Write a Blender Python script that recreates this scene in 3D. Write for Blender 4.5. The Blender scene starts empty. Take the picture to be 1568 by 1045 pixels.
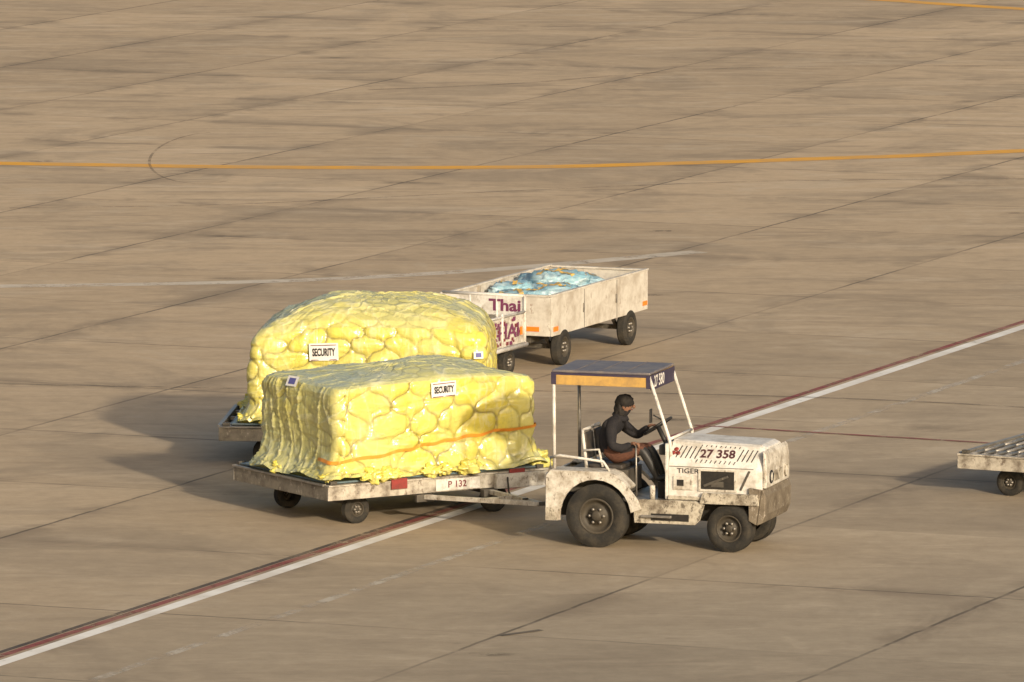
import bpy, bmesh, math, random
import numpy as np
from mathutils import Vector, Matrix, noise
from mathutils.bvhtree import BVHTree
random.seed(7)
scene=bpy.context.scene
R=math.radians
# ------------------------------------------------------------------ helpers
def link(o):
    scene.collection.objects.link(o); return o
def empty(name,loc=(0,0,0),yaw=0):
    e=bpy.data.objects.new(name,None); e.empty_display_size=.3
    e.location=loc; e.rotation_euler=(0,0,R(yaw)); return link(e)
def obj(name,me,mat=None,parent=None,loc=(0,0,0),rot=(0,0,0),smooth=False):
    o=bpy.data.objects.new(name,me); link(o)
    if mat is not None: me.materials.append(mat)
    o.location=loc; o.rotation_euler=rot
    if parent: o.parent=parent
    if smooth:
        for p in me.polygons: p.use_smooth=True
    return o
def mesh(name,v,f):
    me=bpy.data.meshes.new(name); me.from_pydata([tuple(a) for a in v],[],f); me.update(); return me
def bev(o,w,seg=2):
    m=o.modifiers.new('b','BEVEL'); m.width=w; m.segments=seg; m.limit_method='ANGLE'; return o
def box(name,lo,hi,mat,parent,bevel=.006,rot=(0,0,0)):
    c=[(lo[i]+hi[i])/2 for i in range(3)]; d=[abs(hi[i]-lo[i])/2 for i in range(3)]
    v=[(x*d[0],y*d[1],z*d[2]) for x in(-1,1) for y in(-1,1) for z in(-1,1)]
    f=[(0,1,3,2),(4,6,7,5),(0,4,5,1),(2,3,7,6),(0,2,6,4),(1,5,7,3)]
    o=obj(name,mesh(name,v,f),mat,parent,c,rot)
    if bevel: bev(o,bevel)
    return o
def prism(name,poly,lo,hi,mat,parent,axis='y',bevel=.006):
    def P(a,b,t):
        return {'y':(a,t,b),'x':(t,a,b),'z':(a,b,t)}[axis]
    n=len(poly)
    v=[P(a,b,lo) for a,b in poly]+[P(a,b,hi) for a,b in poly]
    f=[tuple(range(n)),tuple(range(2*n-1,n-1,-1))]+[(i,i+n,(i+1)%n+n,(i+1)%n) for i in range(n)]
    me=mesh(name,v,f); bm=bmesh.new(); bm.from_mesh(me); bmesh.ops.recalc_face_normals(bm,faces=bm.faces); bm.to_mesh(me); bm.free()
    o=obj(name,me,mat,parent)
    if bevel: bev(o,bevel)
    return o
def tube(name,pts,r,mat,parent,n=10,closed=False):
    pts=[Vector(p) for p in pts]; v=[];f=[];m=len(pts)
    for i,p in enumerate(pts):
        if closed: t=pts[(i+1)%m]-pts[i-1]
        else: t=pts[min(i+1,m-1)]-pts[max(i-1,0)]
        t.normalize()
        up=Vector((0,0,1)) if abs(t.z)<.9 else Vector((1,0,0))
        a=t.cross(up).normalized(); b=t.cross(a)
        for k in range(n):
            an=2*math.pi*k/n; v.append(p+a*r*math.cos(an)+b*r*math.sin(an))
    for i in range(m if closed else m-1):
        for k in range(n):
            j=(i+1)%m
            f.append((i*n+k,i*n+(k+1)%n,j*n+(k+1)%n,j*n+k))
    if not closed:
        f.append(tuple(range(n))[::-1]); f.append(tuple(range((m-1)*n,m*n)))
    return obj(name,mesh(name,v,f),mat,parent,smooth=True)
def beam(name,a,b,w,h,mat,parent):
    a=Vector(a);b=Vector(b);L=(b-a).length
    o=box(name,(-L/2,-w/2,-h/2),(L/2,w/2,h/2),mat,parent)
    q=(b-a).to_track_quat('X','Z'); o.rotation_euler=q.to_euler(); o.location=(a+b)/2; return o
def lathe(name,prof,mat,parent,loc,n=40,rot=(R(90),0,0)):
    v=[];f=[];m=len(prof)
    for k in range(n):
        a=2*math.pi*k/n
        for r,z in prof: v.append((r*math.cos(a),r*math.sin(a),z))
    for k in range(n):
        j=(k+1)%n
        for i in range(m-1): f.append((k*m+i,j*m+i,j*m+i+1,k*m+i+1))
    me=mesh(name,v,f); bm=bmesh.new(); bm.from_mesh(me); bmesh.ops.remove_doubles(bm,verts=bm.verts,dist=1e-5)
    bmesh.ops.recalc_face_normals(bm,faces=bm.faces); bm.to_mesh(me); bm.free()
    return obj(name,me,mat,parent,loc,rot,smooth=True)
def text_mesh(s,size,sx=1.0,bold=.0):
    cu=bpy.data.curves.new('t','FONT'); cu.body=s; cu.size=size; cu.align_x='CENTER'; cu.align_y='CENTER'; cu.offset=bold
    cu.resolution_u=3
    o=bpy.data.objects.new('t',cu); link(o)
    dg=bpy.context.evaluated_depsgraph_get()
    me=bpy.data.meshes.new_from_object(o.evaluated_get(dg))
    bpy.data.objects.remove(o)
    for v in me.vertices: v.co.x*=sx
    me.materials.clear()
    return me
def text(name,s,size,mat,parent,loc,rot,sx=1.0,bold=0.0):
    return obj(name,text_mesh(s,size,sx,bold),mat,parent,loc,rot)
# ------------------------------------------------------------------ materials
def newmat(name):
    m=bpy.data.materials.new(name); m.use_nodes=True; nt=m.node_tree; nt.nodes.clear()
    out=nt.nodes.new('ShaderNodeOutputMaterial'); b=nt.nodes.new('ShaderNodeBsdfPrincipled')
    nt.links.new(b.outputs[0],out.inputs[0]); return m,nt,b,out
def N(nt,t,**k):
    n=nt.nodes.new('ShaderNode'+t)
    for a,b in k.items(): setattr(n,a,b)
    return n
def setin(nt,sock,val):
    if isinstance(val,bpy.types.NodeSocket): nt.links.new(val,sock)
    else: sock.default_value=val
def mth(nt,op,a,b=0.0,c=0.0,clamp=False):
    n=N(nt,'Math',operation=op,use_clamp=clamp)
    setin(nt,n.inputs[0],a); setin(nt,n.inputs[1],b); setin(nt,n.inputs[2],c); return n.outputs[0]
def mix(nt,f,a,b,mode='MIX'):
    n=N(nt,'Mix',data_type='RGBA',blend_type=mode)
    setin(nt,n.inputs[0],f)
    for s,v in((n.inputs[6],a),(n.inputs[7],b)):
        if isinstance(v,bpy.types.NodeSocket): nt.links.new(v,s)
        else: s.default_value=(*v,1) if len(v)==3 else v
    return n.outputs[2]
def sstep(nt,x,lo,hi,a=0.0,b=1.0):
    n=N(nt,'MapRange',interpolation_type='SMOOTHSTEP'); setin(nt,n.inputs[0],x)
    n.inputs[1].default_value=lo;n.inputs[2].default_value=hi;n.inputs[3].default_value=a;n.inputs[4].default_value=b
    return n.outputs[0]
def noi(nt,vec,scale,detail=4,rough=.6,dist=0):
    n=N(nt,'TexNoise'); nt.links.new(vec,n.inputs['Vector']); n.inputs['Scale'].default_value=scale
    n.inputs['Detail'].default_value=detail; n.inputs['Roughness'].default_value=rough; n.inputs['Distortion'].default_value=dist
    return n.outputs[0]
def scl(nt,vec,s,rz=0,loc=(0,0,0),rx=0,ry=0):
    n=N(nt,'Mapping'); nt.links.new(vec,n.inputs[0]); n.inputs['Scale'].default_value=s; n.inputs['Rotation'].default_value=(rx,ry,rz)
    n.inputs['Location'].default_value=loc
    return n.outputs[0]
def paint(name,col,rough=.5,metal=0.,grime=(.12,.09,.06),amt=.5,scale=5.,chips=.0,chipcol=(.08,.05,.035),bump=.1,spec=.4,chipscale=3.1):
    m,nt,b,out=newmat(name)
    tc=N(nt,'TexCoord').outputs['Object']
    n1=noi(nt,tc,scale,4,.7); n2=noi(nt,tc,scale*5,3,.7)
    f=mth(nt,'MULTIPLY',sstep(nt,n1,.38,.72),amt,clamp=True)
    c=mix(nt,f,col,grime)
    c=mix(nt,mth(nt,'MULTIPLY',sstep(nt,n2,.45,.7),amt*.35),c,grime)
    if chips>0:
        n3=noi(nt,scl(nt,tc,(1,1,.6)),scale*chipscale,5,.8)
        c=mix(nt,mth(nt,'MULTIPLY',sstep(nt,n3,.66-chips*.22,.74-chips*.2),.8),c,chipcol)
    nt.links.new(c,b.inputs['Base Color']); b.inputs['Roughness'].default_value=rough; b.inputs['Metallic'].default_value=metal
    b.inputs['Specular IOR Level'].default_value=spec
    if bump>.15:
        bp=N(nt,'Bump'); bp.inputs['Strength'].default_value=bump; bp.inputs['Distance'].default_value=.02
        nt.links.new(n2,bp.inputs['Height']); nt.links.new(bp.outputs[0],b.inputs['Normal'])
    return m
M={}
M['white']=paint('worn_white_paint',(.60,.57,.51),.5,grime=(.22,.175,.12),amt=.8,chips=.5,chipcol=(.12,.09,.06))
M['whiteclean']=paint('white_paint',(.66,.64,.60),.45,grime=(.30,.26,.20),amt=.65,chips=.3,chipcol=(.25,.20,.15))
M['sill']=paint('scuffed_sill',(.48,.44,.36),.6,grime=(.10,.075,.05),amt=.95,scale=4,chips=.65,chipcol=(.07,.055,.04),chipscale=4)
M['bumper']=paint('scuffed_bumper',(.18,.15,.11),.6,grime=(.08,.06,.04),amt=.8,scale=5,chips=.45,chipcol=(.38,.34,.29),chipscale=5)
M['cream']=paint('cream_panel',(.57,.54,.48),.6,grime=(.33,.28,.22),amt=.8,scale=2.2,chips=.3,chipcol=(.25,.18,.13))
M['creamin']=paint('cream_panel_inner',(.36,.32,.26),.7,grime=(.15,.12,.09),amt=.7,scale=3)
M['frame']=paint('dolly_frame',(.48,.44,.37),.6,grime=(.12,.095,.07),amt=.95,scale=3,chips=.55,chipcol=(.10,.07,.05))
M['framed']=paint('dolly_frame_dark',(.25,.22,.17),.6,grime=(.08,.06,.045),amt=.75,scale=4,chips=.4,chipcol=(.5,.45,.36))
M['darkframe']=paint('dark_frame',(.09,.08,.065),.6,grime=(.03,.025,.02),amt=.6,chips=.2,chipcol=(.3,.26,.2))
M['steel']=paint('galvanised_steel',(.33,.31,.28),.4,.6,grime=(.1,.08,.06),amt=.5)
M['rubber']=paint('tyre_rubber',(.024,.023,.021),.85,grime=(.075,.062,.045),amt=.55,scale=6,bump=.3,spec=.25)
M['rim']=paint('rim_paint',(.06,.05,.036),.6,grime=(.02,.018,.015),amt=.6)
M['black']=paint('black_plastic',(.018,.018,.018),.5,grime=(.05,.04,.03),amt=.3)
M['dark']=paint('engine_dark',(.012,.011,.01),.8,grime=(.05,.04,.03),amt=.5)
M['navy']=paint('navy_canopy',(.12,.11,.125),.5,grime=(.22,.19,.16),amt=.75,scale=3)
M['navyf']=paint('navy_fascia',(.035,.028,.06),.5,grime=(.1,.08,.08),amt=.3,scale=3)
M['orange']=paint('orange_fascia',(.52,.32,.09),.5,grime=(.3,.19,.08),amt=.8,scale=4)
M['reflector']=paint('orange_reflector',(.9,.22,.02),.3,amt=.1,bump=0)
M['red']=paint('red_block',(.26,.035,.03),.6,grime=(.08,.03,.02),amt=.6)
M['redtxt']=paint('red_lettering',(.17,.03,.04),.6,amt=.2,bump=0)
M['purple']=paint('purple_lettering',(.16,.03,.09),.6,amt=.2,bump=0)
M['ink']=paint('black_lettering',(.02,.018,.022),.6,amt=.1,bump=0)
M['darkred']=paint('dark_red_lettering',(.06,.018,.022),.6,amt=.1,bump=0)
M['whitetxt']=paint('white_lettering',(.75,.72,.68),.6,amt=.2,bump=0)
M['label']=paint('paper_label',(.74,.72,.68),.5,amt=.12,bump=0)
M['strap']=paint('orange_strap',(.72,.27,.03),.5,grime=(.5,.26,.05),amt=.35)
M['pallet']=paint('pallet_sheet',(.16,.23,.27),.4,.4,amt=.5)
M['glass']=paint('lamp_glass',(.65,.62,.55),.15,amt=.3,bump=0)
M['jacket']=paint('jacket_cloth',(.014,.013,.016),.9,grime=(.03,.026,.024),amt=.4,scale=9,bump=.5)
M['trouser']=paint('trouser_cloth',(.12,.05,.03),.85,grime=(.05,.025,.018),amt=.5,scale=9,bump=.5)
M['skin']=paint('skin',(.20,.10,.06),.6,amt=.1,bump=0)
M['hair']=paint('hair',(.008,.007,.007),.8,amt=.1,bump=.6)
M['seatpad']=paint('seat_pad',(.03,.028,.028),.6,amt=.4)
M['bluebag']=paint('blue_plastic',(.20,.38,.47),.35,grime=(.48,.56,.58),amt=.8,scale=3,bump=.5)
def plastic():
    m,nt,b,out=newmat('yellow_cargo_wrap')
    tc=N(nt,'TexCoord').outputs['Object']
    at=lambda n: N(nt,'Attribute',attribute_name=n).outputs['Fac']
    a1=at('net'); a2=at('loose'); a3=at('ridge_sheen'); a4=at('pocket')
    n1=noi(nt,tc,1.3,3,.6); n2=noi(nt,tc,5,3,.65)
    n3=noi(nt,scl(nt,tc,(1.0,1.0,3.2),0,rx=0,ry=R(28)),2.2,3,.6,1.0)
    n4=noi(nt,scl(nt,tc,(3.0,2.6,.8),0,(3,1,7),ry=R(-22)),2.2,3,.6,1.0)
    c=mix(nt,sstep(nt,n1,.35,.65),(.80,.68,.09),(.74,.66,.17))
    c=mix(nt,mth(nt,'MULTIPLY',a4,.42),c,(.45,.40,.08))
    c=mix(nt,mth(nt,'MULTIPLY',sstep(nt,n2,.46,.32),.35),c,(.42,.38,.08))
    c=mix(nt,mth(nt,'MULTIPLY',a2,.88,clamp=True),c,(.50,.515,.27))
    c=mix(nt,mth(nt,'MULTIPLY',sstep(nt,n3,.54,.68),.35),c,(.74,.73,.47))  # pale streaks, here and next line: plastic sheen painted into the colour
    c=mix(nt,mth(nt,'MULTIPLY',sstep(nt,n4,.56,.70),.28),c,(.80,.78,.55))
    c=mix(nt,mth(nt,'MULTIPLY',sstep(nt,n4,.44,.33),.22),c,(.38,.36,.12))
    c=mix(nt,mth(nt,'MULTIPLY',a1,.9,clamp=True),c,(.19,.155,.045))
    c=mix(nt,mth(nt,'MULTIPLY',a3,.5),c,(.86,.85,.70))  # whitish highlights along the wrinkles, painted into the base colour
    nt.links.new(c,b.inputs['Base Color']); b.inputs['Roughness'].default_value=.22
    b.inputs['Specular IOR Level'].default_value=.6
    b.inputs['Coat Weight'].default_value=.5; b.inputs['Coat Roughness'].default_value=.12
    bp=N(nt,'Bump'); bp.inputs['Strength'].default_value=.4; bp.inputs['Distance'].default_value=.05
    nt.links.new(mth(nt,'ADD',n3,n4),bp.inputs['Height']); nt.links.new(bp.outputs[0],b.inputs['Normal'])
    tr=N(nt,'BsdfTranslucent'); nt.links.new(c,tr.inputs[0])
    ms=N(nt,'MixShader'); ms.inputs[0].default_value=.12
    nt.links.new(b.outputs[0],ms.inputs[1]); nt.links.new(tr.outputs[0],ms.inputs[2]); nt.links.new(ms.outputs[0],out.inputs[0])
    return m
M['wrap']=plastic()
# ------------------------------------------------------------------ ground
GA=R(67.7)
def ground_mat():
    m,nt,b,out=newmat('apron_concrete')
    tc=N(nt,'TexCoord').outputs['Object']
    def dot(v):
        n=N(nt,'VectorMath',operation='DOT_PRODUCT'); nt.links.new(tc,n.inputs[0]); n.inputs[1].default_value=v; return n.outputs['Value']
    jn2=noi(nt,tc,1.3,3,.7)
    jit=mth(nt,'MULTIPLY',mth(nt,'SUBTRACT',jn2,.5),.07)
    w=mth(nt,'ADD',dot((math.sin(GA),-math.cos(GA),0)),jit)
    l=mth(nt,'ADD',dot((math.cos(GA),math.sin(GA),0)),jit)
    w0=mth(nt,'SUBTRACT',w,1.57); l0=mth(nt,'SUBTRACT',l,.8)
    dw=mth(nt,'PINGPONG',w0,2.25); dl=mth(nt,'PINGPONG',l0,2.5)
    cw=mth(nt,'FLOOR',mth(nt,'DIVIDE',w0,4.5)); cl=mth(nt,'FLOOR',mth(nt,'DIVIDE',l0,5.0))
    cmb=N(nt,'CombineXYZ'); nt.links.new(cw,cmb.inputs[0]); nt.links.new(cl,cmb.inputs[1])
    wn=N(nt,'TexWhiteNoise',noise_dimensions='2D'); nt.links.new(cmb.outputs[0],wn.inputs['Vector'])
    slab=wn.outputs['Value']
    big=noi(nt,tc,.06,3,.55); mid=noi(nt,tc,.30,5,.68,.8); fine=noi(nt,tc,2.6,5,.8)
    st1=noi(nt,scl(nt,tc,(.30,1.1,1),R(-10)),.75,5,.72,1.0)
    st2=noi(nt,scl(nt,tc,(.22,1.1,1),R(16),(3,8,0)),1.1,5,.72,.8)
    far=sstep(nt,dot((0,1,0)),5,60,.5,.95)
    grey=sstep(nt,mth(nt,'ADD',dot((.03,-.018,0)),mth(nt,'MULTIPLY',big,.9)),-.35,.95)
    c=mix(nt,grey,(.475,.362,.238),(.345,.287,.208))
    c=mix(nt,mth(nt,'MULTIPLY',sstep(nt,mid,.46,.62),.42),c,(.28,.225,.16))
    c=mix(nt,mth(nt,'MULTIPLY',sstep(nt,mid,.42,.30),.42),c,(.52,.43,.315))
    c=mix(nt,mth(nt,'MULTIPLY',sstep(nt,st1,.51,.66),mth(nt,'MULTIPLY',far,.42)),c,(.60,.49,.355))
    c=mix(nt,mth(nt,'MULTIPLY',sstep(nt,st2,.51,.66),mth(nt,'MULTIPLY',far,.46)),c,(.22,.175,.125))
    hs=N(nt,'HueSaturation'); nt.links.new(c,hs.inputs['Color'])
    v=mth(nt,'ADD',mth(nt,'MULTIPLY',slab,.18),.88)
    v=mth(nt,'MULTIPLY',v,mth(nt,'ADD',mth(nt,'MULTIPLY',fine,.55),.72))
    nt.links.new(v,hs.inputs['Value'])
    c=hs.outputs[0]
    ja=noi(nt,tc,.13,3,.6); jb=noi(nt,scl(nt,tc,(1,1,1),0,(40,17,0)),.16,3,.6)
    thin=sstep(nt,jn2,.3,.5,.2,1)
    ca=mth(nt,'MULTIPLY',sstep(nt,dw,.042,.012),mth(nt,'MULTIPLY',sstep(nt,ja,.38,.60,.22,.8),thin))
    cb=mth(nt,'MULTIPLY',sstep(nt,dl,.042,.012),mth(nt,'MULTIPLY',sstep(nt,jb,.42,.62,.12,.7),thin))
    core=mth(nt,'MAXIMUM',ca,cb)
    d=mth(nt,'MINIMUM',dw,dl)
    halo=mth(nt,'MULTIPLY',sstep(nt,d,.5,.05),mth(nt,'MULTIPLY',sstep(nt,mid,.48,.62),.35))
    c=mix(nt,halo,c,(.15,.115,.08))
    c=mix(nt,core,c,(.08,.065,.05))
    vo=N(nt,'TexVoronoi'); nt.links.new(scl(nt,tc,(.45,1.2,1),R(-20)),vo.inputs['Vector']); vo.inputs['Scale'].default_value=.36
    spot=mth(nt,'MULTIPLY',sstep(nt,vo.outputs['Distance'],.10,.03),sstep(nt,fine,.42,.56,.0,.75))
    c=mix(nt,spot,c,(.10,.08,.055))
    nt.links.new(c,b.inputs['Base Color']); b.inputs['Roughness'].default_value=.85; b.inputs['Specular IOR Level'].default_value=.2
    bp=N(nt,'Bump'); bp.inputs['Strength'].default_value=.3; bp.inputs['Distance'].default_value=.03
    nt.links.new(fine,bp.inputs['Height']); nt.links.new(bp.outputs[0],b.inputs['Normal'])
    return m
g=obj('airport_apron_ground',mesh('ground',[(-3000,-600,0),(3000,-600,0),(3000,6000,0),(-3000,6000,0)],[(0,1,2,3)]),ground_mat())
def linemat(name,col,wear=.5,alpha=1.0,scale=2.5):
    m,nt,b,out=newmat(name)
    tc=N(nt,'TexCoord').outputs['Object']
    n1=noi(nt,tc,scale,5,.8,.3); n2=noi(nt,tc,.8,3,.7)
    nt.links.new(mix(nt,mth(nt,'MULTIPLY',sstep(nt,n2,.35,.7),.4),col,(.35,.27,.18)),b.inputs['Base Color'])
    b.inputs['Roughness'].default_value=.75
    a=mth(nt,'MULTIPLY',sstep(nt,n1,wear-.12,wear+.1),alpha)
    nt.links.new(a,b.inputs['Alpha'])
    return m
def strip(name,pts,width,z,mat,sub=12):
    P=[Vector((x,y,0)) for x,y in pts]; Q=[]
    for i in range(len(P)-1):
        p0=P[max(i-1,0)];p1=P[i];p2=P[i+1];p3=P[min(i+2,len(P)-1)]
        if i==0:p0=2*p1-p2
        if i==len(P)-2:p3=2*p2-p1
        for k in range(sub):
            t=k/sub
            Q.append(.5*((2*p1)+(-p0+p2)*t+(2*p0-5*p1+4*p2-p3)*t*t+(-p0+3*p1-3*p2+p3)*t**3))
    Q.append(P[-1]); v=[];f=[]
    for i,q in enumerate(Q):
        t=(Q[min(i+1,len(Q)-1)]-Q[max(i-1,0)]).normalized(); n=Vector((-t.y,t.x,0))
        v+= [q+n*width/2+Vector((0,0,z)), q-n*width/2+Vector((0,0,z))]
    for i in range(len(Q)-1): f.append((2*i,2*i+1,2*i+3,2*i+2))
    return obj(name,mesh(name,v,f),mat)
e1=Vector((math.cos(GA),math.sin(GA))); e2=Vector((math.sin(GA),-math.cos(GA)))
def WL(w,l): p=e2*w+e1*l; return (p.x,p.y)
lw=linemat('white_marking_paint',(.80,.78,.73),.33)
lr=linemat('red_marking_paint',(.24,.05,.045),.44)
lf=linemat('faded_marking_paint',(.64,.58,.48),.52,.65,1.5)
lo_=linemat('orange_marking_paint',(.74,.36,.02),.27)
strip('white_boundary_line',[WL(-2.98,-80),WL(-2.95,-9),WL(-2.86,28),WL(-2.7,120)],.20,.004,lw)
strip('red_boundary_line',[WL(-3.20,-80),WL(-3.18,-9),WL(-3.10,28),WL(-2.95,120)],.12,.004,lr)
strip('dark_boundary_line',[WL(-3.32,-80),WL(-3.31,-9),WL(-3.22,10)],.09,.004,linemat('dark_marking_paint',(.06,.045,.04),.42,.8))
strip('faded_white_line',[WL(-1.42,-60),WL(-1.42,60)],.15,.004,lf)
strip('red_cross_line',[(2.6,14.95),(7.1,12.8),(16,8.6)],.10,.008,lr)
strip('faded_curved_line',[(-30,31.5),(-14,32.4),(-8.4,32.85),(-3.8,33.65),(-.3,35.4),(3.2,38.2)],.46,.004,linemat('pale_marking_paint',(.72,.64,.52),.40,.75,1.2))
strip('orange_taxi_line',[(-30,58.5),(-18,55.3),(-9.7,53.95),(-4.73,53.2),(0,53.2),(3.42,54.05),(6.43,55.1),(9.85,56.5),(30,66)],.62,.004,lo_)
strip('orange_taxi_line',[(2,101),(8.69,95.1),(12.07,92.1),(30,77)],.6,.004,lo_)
sf=linemat('tyre_scuff',(.10,.075,.05),.48,.38,1.2)
strip('tyre_scuff_arc',[(-5.75+1.15*math.cos(R(a)),55.2+5.2*math.sin(R(a))) for a in range(100,300,15)],.05,.008,sf,4)
strip('tyre_scuff',[(-9,20),(-4,19.2),(1,18.8),(6,17.6),(12,14.5)],.12,.008,sf)
strip('tyre_scuff',[(-9,45.5),(-5,46.2),(0,48.6),(5,50.5),(12,51)],.10,.008,sf)
strip('tyre_scuff',[(-3,70),(0,71.5),(5,75.5),(12,76)],.14,.008,sf)
strip('dark_scuff',[(-.15,-4.6),(.02,-4.45),(.35,-4.15)],.10,.008,linemat('dark_scuff_paint',(.09,.075,.055),.3,.8,4))
# ------------------------------------------------------------------ wheels
def wheel(name,r,w,parent,loc,rim=.55,side=-1,yaw=0,mat='rim'):
    e=bpy.data.objects.new(name,None); link(e); e.parent=parent; e.location=loc; e.rotation_euler=(0,0,R(yaw)+(0 if side<0 else math.pi)); e.empty_display_size=.1
    h=w/2
    prof=[(r*rim,-h*.75),(r*rim*1.05,-h*.95),(r*.80,-h),(r*.92,-h*.92),(r*.985,-h*.72)]
    for i in range(7):
        z=-h*.6+h*1.2*i/6
        prof+= [(r,z-.012*w/.2),(r,z+.006),(r*.975,z+.008),(r*.975,z+.014)]
    prof+= [(r*.985,h*.72),(r*.92,h*.92),(r*.8,h),(r*rim,h*.8)]
    lathe('tyre',prof,M['rubber'],e,(0,0,0),48,(R(-90),0,0))
    q=r*rim
    lathe('rim',[(q*1.04,-h*.9),(q*.98,-h*.98),(q*.9,-h*.85),(q*.82,-h*.35),(q*.55,-h*.3),(q*.5,-h*.55),(q*.3,-h*.62),(q*.28,-h*.95),(q*.2,-h*1.0),(0,-h*1.0)],M[mat],e,(0,0,0),32,(R(-90),0,0))
    for k in range(6):
        a=k*math.pi/3
        lathe('lug',[(.018,0),(.018,-.03),(0,-.03)],M['steel'],e,(q*.42*math.cos(a),-h*.6,q*.42*math.sin(a)),8,(R(-90),0,0))
    return e
# ------------------------------------------------------------------ TUG
T=empty('baggage_tractor',(1.26,3.376,0),-17)
for n,x,y,s in(('rear_wheel_right',0,-.55,-1),('rear_wheel_left',0,.55,1)): wheel(n,.405,.24,T,(x,y,.405),side=s)
for n,x,y,s in(('front_wheel_right',1.74,-.5,-1),('front_wheel_left',1.74,.5,1)): wheel(n,.305,.2,T,(x,y,.305),side=s,yaw=-6)
box('rear_axle',(-.07,-.45,.33),(.07,.45,.47),M['dark'],T); box('front_axle',(1.68,-.42,.24),(1.8,.42,.34),M['dark'],T)
box('chassis',(-.6,-.36,.36),(2.05,.36,.62),M['dark'],T)
def arch(cx,cz,r,a0,a1,n=12): return [(cx+r*math.cos(R(a0+(a1-a0)*i/n)),cz+r*math.sin(R(a0+(a1-a0)*i/n))) for i in range(n+1)]
pl=[(-.66,.34),(-.66,.90),(-.60,.98),(.16,.98),(.27,.94),(.44,.78),(.55,.64),(.60,.52)]+[(.47,.47)]+arch(0,.405,.47,8,172)+[(-.47,.34)]
for nm,y0,y1 in(('rear_fender_right',-.69,-.645),('rear_fender_left',.645,.69)): prism(nm,pl,y0,y1,M['white'],T)
for s in(-1,1):
    a,b=sorted((s*.645,s*.34))
    prism('fender_top',[(-.66,.92),(-.60,.982),(.16,.982),(.27,.942),(.44,.782),(.42,.75),(.25,.90),(.15,.945),(-.6,.945)],a,b,M['white'],T)
prism('fender_foot',[(-.66,.335),(-.66,.50),(-.56,.50),(-.50,.335)],-.694,-.6905,M['sill'],T,bevel=0)
box('rear_panel',(-.68,-.64,.34),(-.64,.64,.93),M['white'],T)
box('tail_lamp',(-.695,-.6,.78),(-.682,-.5,.86),M['red'],T,.003)
box('hitch_plate',(-.74,-.16,.32),(-.684,.16,.62),M['darkframe'],T)
box('hitch_jaw',(-.86,-.06,.40),(-.745,.06,.5),M['darkframe'],T)
box('seat_base',(-.45,-.33,.66),(.32,.33,.965),M['darkframe'],T)
box('floor',(.3,-.6,.60),(1.0,.6,.64),M['steel'],T)
sl=[(.50,.34),(.48,.62),(.62,.645),(1.3,.645),(1.42,.60),(1.36,.40),(1.30,.34)]
prism('sill_right',sl,-.64,-.60,M['sill'],T); prism('sill_left',sl,.60,.64,M['sill'],T)
box('sill_dark_plate',(.72,-.646,.38),(1.22,-.641,.47),M['dark'],T,.001)  # thin dark plate on the sill face, no hollow behind it
box('step_plate',(.6,-.7,.42),(1.0,-.647,.45),M['steel'],T)
def hood():
    sec=[(-.58,.64),(-.58,1.10),(-.555,1.13),(-.37,1.365),(-.32,1.39),(.32,1.39),(.37,1.365),(.555,1.13),(.58,1.10),(.58,.64)]
    v=[];f=[];xs=[.93,1.3,1.9,2.08,2.16]; n=len(sec)
    for x in xs:
        dz=-.035*(x-.93)/1.2-(.03 if x>2.1 else 0); k=1 if x<2.1 else .965
        for y,z in sec: v.append((x,y*k,z+(dz if z>1.0 else 0)))
    for i in range(len(xs)-1):
        for j in range(n): f.append((i*n+j,(i+1)*n+j,(i+1)*n+(j+1)%n,i*n+(j+1)%n))
    f.append(tuple(range(n))); f.append(tuple(range(len(v)-1,len(v)-n-1,-1)))
    me=mesh('hood',v,f); bm=bmesh.new(); bm.from_mesh(me); bmesh.ops.recalc_face_normals(bm,faces=bm.faces); bm.to_mesh(me); bm.free()
    return bev(obj('hood',me,M['whiteclean'],T),.01)
hood()
box('hood_seam',(.94,-.583,1.07),(2.05,-.5805,1.078),M['darkframe'],T,0)
cang=math.atan2(1.365-1.13,.185)
def on_chamfer(x,t,off):
    y=-.555+.185*t; z=1.13+.235*t-.035*(x-.93)/1.2
    return (x,y-off*math.sin(cang),z+off*math.cos(cang))
for k in range(17):
    x=1.04+k*.062
    if 1.30<x<1.80: continue
    a=on_chamfer(x-.03,.22,.003); b=on_chamfer(x+.03,.82,.003)
    beam('louvre_stripe',a,b,.016,.008,M['ink'],T)
for k in range(9):
    x=1.30+k*.062
    beam('louvre_stripe',on_chamfer(x-.02,.04,.003),on_chamfer(x+.0,.2,.003),.014,.008,M['ink'],T)
    beam('louvre_stripe',on_chamfer(x+.02,.84,.003),on_chamfer(x+.03,.93,.003),.014,.008,M['ink'],T)
text('hood_number','27 358',.165,M['darkred'],T,on_chamfer(1.55,.5,.006),(cang,0,R(1.5)),1.0,.005)
for k,(dx,dz) in enumerate(((0,.03),(-.03,-.015),(.03,-.015))):
    lathe('emblem',[(0,.004),(.03,.004),(.03,0)],M['red'],T,on_chamfer(1.0+dx,.5+dz*4,.002),14,(cang,0,0))
text('side_lettering','TIGER',.09,M['ink'],T,(1.19,-.584,1.02),(R(90),0,0),1.2,.001)
box('engine_opening_shade',(1.36,-.588,.80),(1.80,-.57,1.03),M['dark'],T)  # solid dark box on the hood side, painted shade of an opening
for a,b in(((1.33,-.60,.77),(1.83,-.583,.80)),((1.33,-.60,1.03),(1.83,-.583,1.05)),((1.33,-.60,.80),(1.36,-.583,1.03)),((1.80,-.60,.80),(1.83,-.583,1.03))): box('opening_trim',a,b,M['white'],T,.003)
beam('engine_pipe',(1.4,-.592,.84),(1.72,-.592,.97),.02,.03,M['darkframe'],T)
box('engine_block',(1.5,-.596,.83),(1.66,-.589,.9),M['darkframe'],T,.002)
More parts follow.
